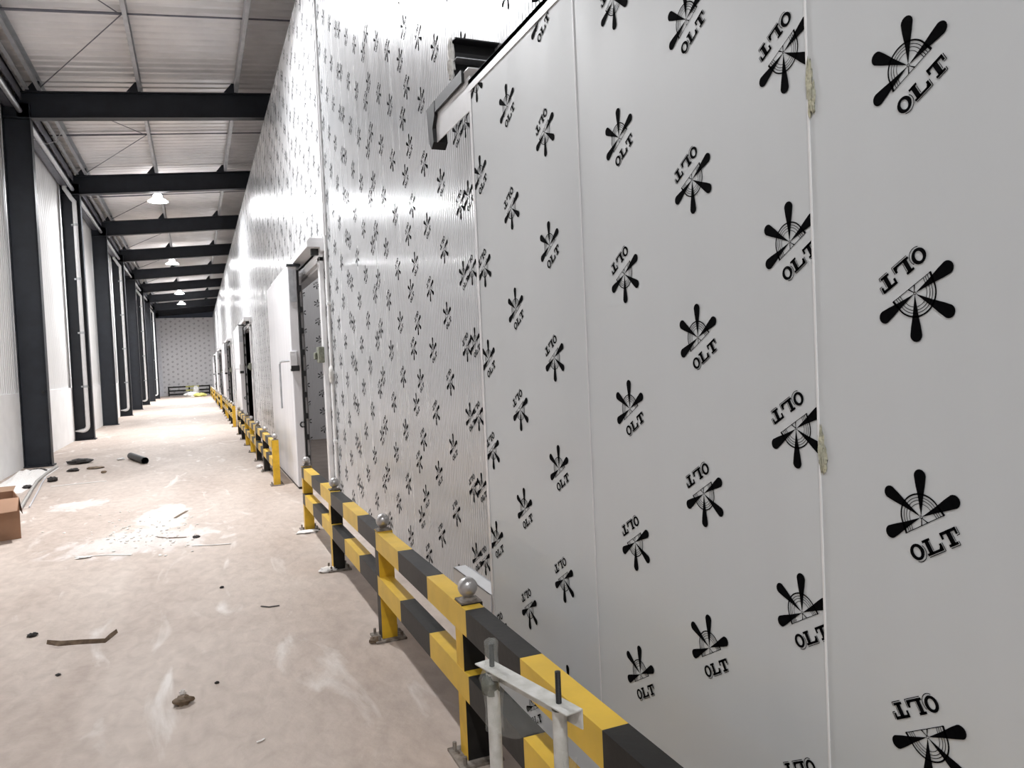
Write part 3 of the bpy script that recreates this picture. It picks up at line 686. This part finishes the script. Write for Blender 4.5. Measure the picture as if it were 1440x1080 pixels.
c = MB(); c.blob(tuple(A+Vector((0, 0, -.045))+sd*.008), (.022, .022, .028), 5, .2, 8); c.build('grimy_knot', 'grime', st, smooth=True)

# ------------------------------------------------------------------ things on the floor
# cardboard box at the left edge
cb = thing('cardboard_box', 'open brown cardboard box at the left edge of the floor', 'box', (-2.0, 8.6, 0))
bx0, bx1, by0, by1, bh = -2.30, -1.66, 8.45, 9.05, .40
def shell(x0, x1, y0, y1, h, t_=.006):
    c = MB(); c.box(x0, x1, y0, y1, 0, t_); c.box(x0, x0+t_, y0, y1, t_, h); c.box(x1-t_, x1, y0, y1, t_, h); c.box(x0+t_, x1-t_, y0, y0+t_, t_, h); c.box(x0+t_, x1-t_, y1-t_, y1, t_, h); return c
shell(bx0, bx1, by0, by1, bh).build('box_body', 'card', cb)
c = MB(); c.add([(bx0, by0, bh), (bx1, by0, bh), (bx1-.03, by0-.16, bh-.10), (bx0+.03, by0-.17, bh-.12), (bx0, by0-.004, bh-.006), (bx1, by0-.004, bh-.006), (bx1-.03, by0-.166, bh-.106), (bx0+.03, by0-.176, bh-.126)],
                 [(0, 1, 2, 3), (7, 6, 5, 4), (2, 6, 7, 3), (0, 3, 7, 4), (1, 5, 6, 2)]); c.build('front_flap', 'card', cb)
c = MB(); c.add([(bx0, by1, bh), (bx1, by1, bh), (bx1+.03, by1+.12, bh+.035), (bx0, by1+.12, bh+.05), (bx0, by1+.005, bh-.005), (bx1, by1+.005, bh-.005), (bx1+.03, by1+.125, bh+.03), (bx0, by1+.125, bh+.045)],
                 [(0, 1, 2, 3), (7, 6, 5, 4), (2, 6, 7, 3), (1, 5, 6, 2)]); c.build('back_flap', 'card_in', cb)
c = MB(); c.add([(bx1, by0, bh), (bx1, by1, bh), (bx1+.02, by1-.05, bh-.16), (bx1+.025, by0+.05, bh-.17), (bx1+.004, by0, bh-.006), (bx1+.004, by1, bh-.006), (bx1+.024, by1-.05, bh-.166), (bx1+.029, by0+.05, bh-.176)],
                 [(0, 1, 2, 3), (7, 6, 5, 4), (2, 6, 7, 3), (0, 3, 7, 4), (1, 5, 6, 2)]); c.build('side_flap', 'card_in', cb)
def fp(x, y, h=0): v = from_px(x, y, h); return (v.x, v.y, h)
cb.rotation_euler = (0, 0, math.radians(15)); cb.location = (-2.02, 8.62, 0)
# hose along the left wall
pts_ = [fp(x, y, .022) for x, y in ((80, 656), (68, 664), (60, 670), (52, 677), (46, 686), (40, 696), (34, 706), (28, 716))]
c = MB(); c.tube(pts_, .024, 8); tag(c.build('floor_hose', 'hose', smooth=True), 'grey hose lying on the floor from the first column to the box', 'hose')
pts_ = [fp(x, y, .012) for x, y in ((58, 672), (52, 680), (47, 690), (40, 702), (33, 714))]
c = MB(); c.tube([(p[0]+.06, p[1], p[2]) for p in pts_], .010, 6); tag(c.build('floor_cable', 'wire', smooth=True), 'thin pale cable lying beside the grey hose', 'cable')
# white sheet heap by the first column foot
c = MB(); rnd = random.Random(21); N_ = 14; vs = []; fs = []
cx, cy = -2.55, 13.6
for i in range(N_):
    for j in range(N_):
        u, v = i/(N_-1)*2-1, j/(N_-1)*2-1; r = math.hypot(u, v)
        z = max(0, .16*(1-r))*(.6+.6*rnd.random()) + .004
        vs.append((cx+u*.26, cy+v*1.55, z))
for i in range(N_-1):
    for j in range(N_-1): fs.append((i*N_+j, (i+1)*N_+j, (i+1)*N_+j+1, i*N_+j+1))
c.add(vs, fs); tag(c.build('plaster_heap', 'plaster', smooth=True), 'low white heap of plaster dust beside the first column foot', 'dust heap')
# downpipe offcut
c = MB(); a = Vector(fp(204, 648, .055)); b = Vector(fp(184, 641, .06))
c.tube([a, b], .062, 16, cap=False); c.tube([a, b], .054, 16, cap=False)
tag(c.build('pipe_offcut', 'black', smooth=True), 'short black pipe offcut lying alone on the bright floor', 'pipe piece')
for (x, y, sx, sy, sz, mt, lab) in ((112, 652, .20, .14, .05, 'debris', 'dark clump of debris near the second column, the largest'), (103, 663, .09, .07, .03, 'debris', 'small dark lump just in front of the largest dark clump'),
        (53, 665, .13, .10, .04, 'debris', 'dark lump at the foot of the first column'), (74, 677, .07, .10, .04, 'debris', 'small dark stone right of the grey hose'),
        (39, 687, .06, .06, .03, 'debris', 'small dark stone left of the grey hose'), (133, 659, .14, .10, .02, 'debris_b', 'flat brown scrap right of the dark clump'),
        (146, 665, .04, .05, .02, 'debris_b', 'tiny brown crumb right of the flat brown scrap'), (170, 647, .07, .05, .025, 'plaster', 'small white plaster lump left of the black pipe offcut'),
        (46, 895, .028, .022, .012, 'debris', 'small dark pebble left of the folded paper scrap'), (258, 990, .040, .034, .020, 'debris_b', 'crumpled grey-brown clod on the near floor'),
        (257, 976, .014, .012, .012, 'plaster', 'white chip on top edge of the crumpled clod'), (305, 961, .010, .008, .006, 'debris', 'tiny black crumb right of the crumpled clod'),
        (82, 950, .012, .012, .006, 'debris', 'tiny dark fleck below the folded paper scrap'), (276, 756, .030, .03, .012, 'debris', 'black pebble on the right side of the white dust patch'),
        (118, 785, .06, .03, .010, 'plaster', 'flat pale crumb at the left tip of the dust patch'), (312, 827, .014, .012, .008, 'debris', 'lone black speck in the middle of the floor'),
        (462, 803, .07, .05, .018, 'plaster', 'white plaster crumb at the foot of the second guard rail post'), (432, 749, .10, .06, .012, 'plaster', 'pale crumbs at the foot of the end post of the near guard rail'),
        (375, 662, .06, .05, .02, 'debris', 'dark crumb left of the yellow post by the nearest door'), (365, 658, .05, .05, .03, 'plaster', 'white crumb beside the rail past the nearest door'), (527, 903, .03, .03, .016, 'debris_b', 'dirt lump on the base plate of the third post')):
    p_ = fp(x, y); c = MB(); c.blob((0, 0, sz*.75), (sx, sy, sz), int(x), .28, 8); o = c.build('floor_crumb' if sx < .08 else 'debris_lump', mt, smooth=True); o.location = p_
    tag(o, lab, 'debris')
# folded paper scrap
def strip(pxs, wd, mt, name, lab, cat, lift=.006, fold=0):
    c = MB(); P_ = [Vector(fp(x, y, lift)) for x, y in pxs]; vs = []
    for i, p_ in enumerate(P_):
        d_ = (P_[min(i+1, len(P_)-1)]-P_[max(i-1, 0)]).normalized(); n_ = Vector((-d_.y, d_.x, 0))
        w2 = wd[i] if isinstance(wd, (list, tuple)) else wd
        for s_, z in ((-1, 0), (1, fold), (1, fold-.003), (-1, -.003)): vs.append(tuple(p_+n_*s_*w2/2+Vector((0, 0, z))))
    fs = []
    for i in range(len(P_)-1):
        for k in range(4): fs.append((i*4+k, i*4+(k+1) % 4, (i+1)*4+(k+1) % 4, (i+1)*4+k))
    fs += [(0, 1, 2, 3), tuple(range(len(vs)-4, len(vs)))[::-1]]
    c.add(vs, fs); return tag(c.build(name, mt), lab, cat)
strip([(66, 905), (84, 907), (110, 905), (148, 903), (156, 896), (165, 889)], [.006, .022, .014, .010, .012, .006], 'debris_b', 'paper_scrap', 'thin folded brown paper scrap on the near floor', 'paper scrap', .012, .02)
strip([(72, 684), (100, 681), (130, 678), (150, 676)], .05, 'plaster', 'tape_strip', 'straight white strip on the floor behind the dust patch', 'strip')
strip([(270, 767), (300, 766), (325, 764)], .02, 'plaster', 'string', 'pale string trailing right from the white dust patch', 'string')
strip([(105, 783), (150, 780), (185, 780)], .02, 'plaster', 'string', 'pale string along the lower left edge of the dust patch', 'string')
strip([(222, 755), (240, 756), (262, 755)], .018, 'debris_b', 'wire_scrap', 'thin brown wire scrap lying across the dust patch', 'wire scrap')
strip([(246, 728), (256, 722), (263, 718)], .03, 'debris_b', 'wire_scrap', 'short brown scrap at the upper right of the dust patch', 'wire scrap')
strip([(367, 852), (378, 853), (393, 851)], .012, 'debris', 'twig', 'short dark twig between the dust patch and the guard rail', 'twig')
strip([(361, 1043), (367, 1041), (372, 1038)], .008, 'plaster', 'plastic_shred', 'small white shred near the bottom edge of the floor', 'shred')
# plaster flakes making up the crust of the dust patch
c = MB(); rnd = random.Random(2)
for k in range(150):
    px_, py_ = rnd.gauss(205, 40), rnd.gauss(752, 14); p_ = fp(px_, py_); r = rnd.uniform(.004, .018)
    c.blob((p_[0], p_[1], r*.25), (r, r*rnd.uniform(.6, 1.4), r*.35), k, .3, 4)
o = c.build('plaster_flakes', 'plaster'); tag(o, 'white plaster flakes scattered over the dust patch', 'plaster flakes'); o['kind'] = 'stuff'
# rubbish heap in front of the end wall
for (x, y, sx, sy, sz, mt, lab) in ((-.42, 58.6, .48, .6, .20, 'foamw', 'low white heap of packing sheets before the end wall'), (-.12, 60.6, .20, .25, .42, 'foamw', 'tall white bag on the rubbish heap before the end wall'),
        (.12, 57.6, .42, .4, .15, 'yg', 'yellow-green crumpled film on the rubbish heap')):
    c = MB(); c.blob((0, 0, sz*.7), (sx, sy, sz), 40+int(abs(x)*10), .18, 12); o = c.build('packing_heap', mt, smooth=True); o.location = (x, y, 0); tag(o, lab, 'rubbish')
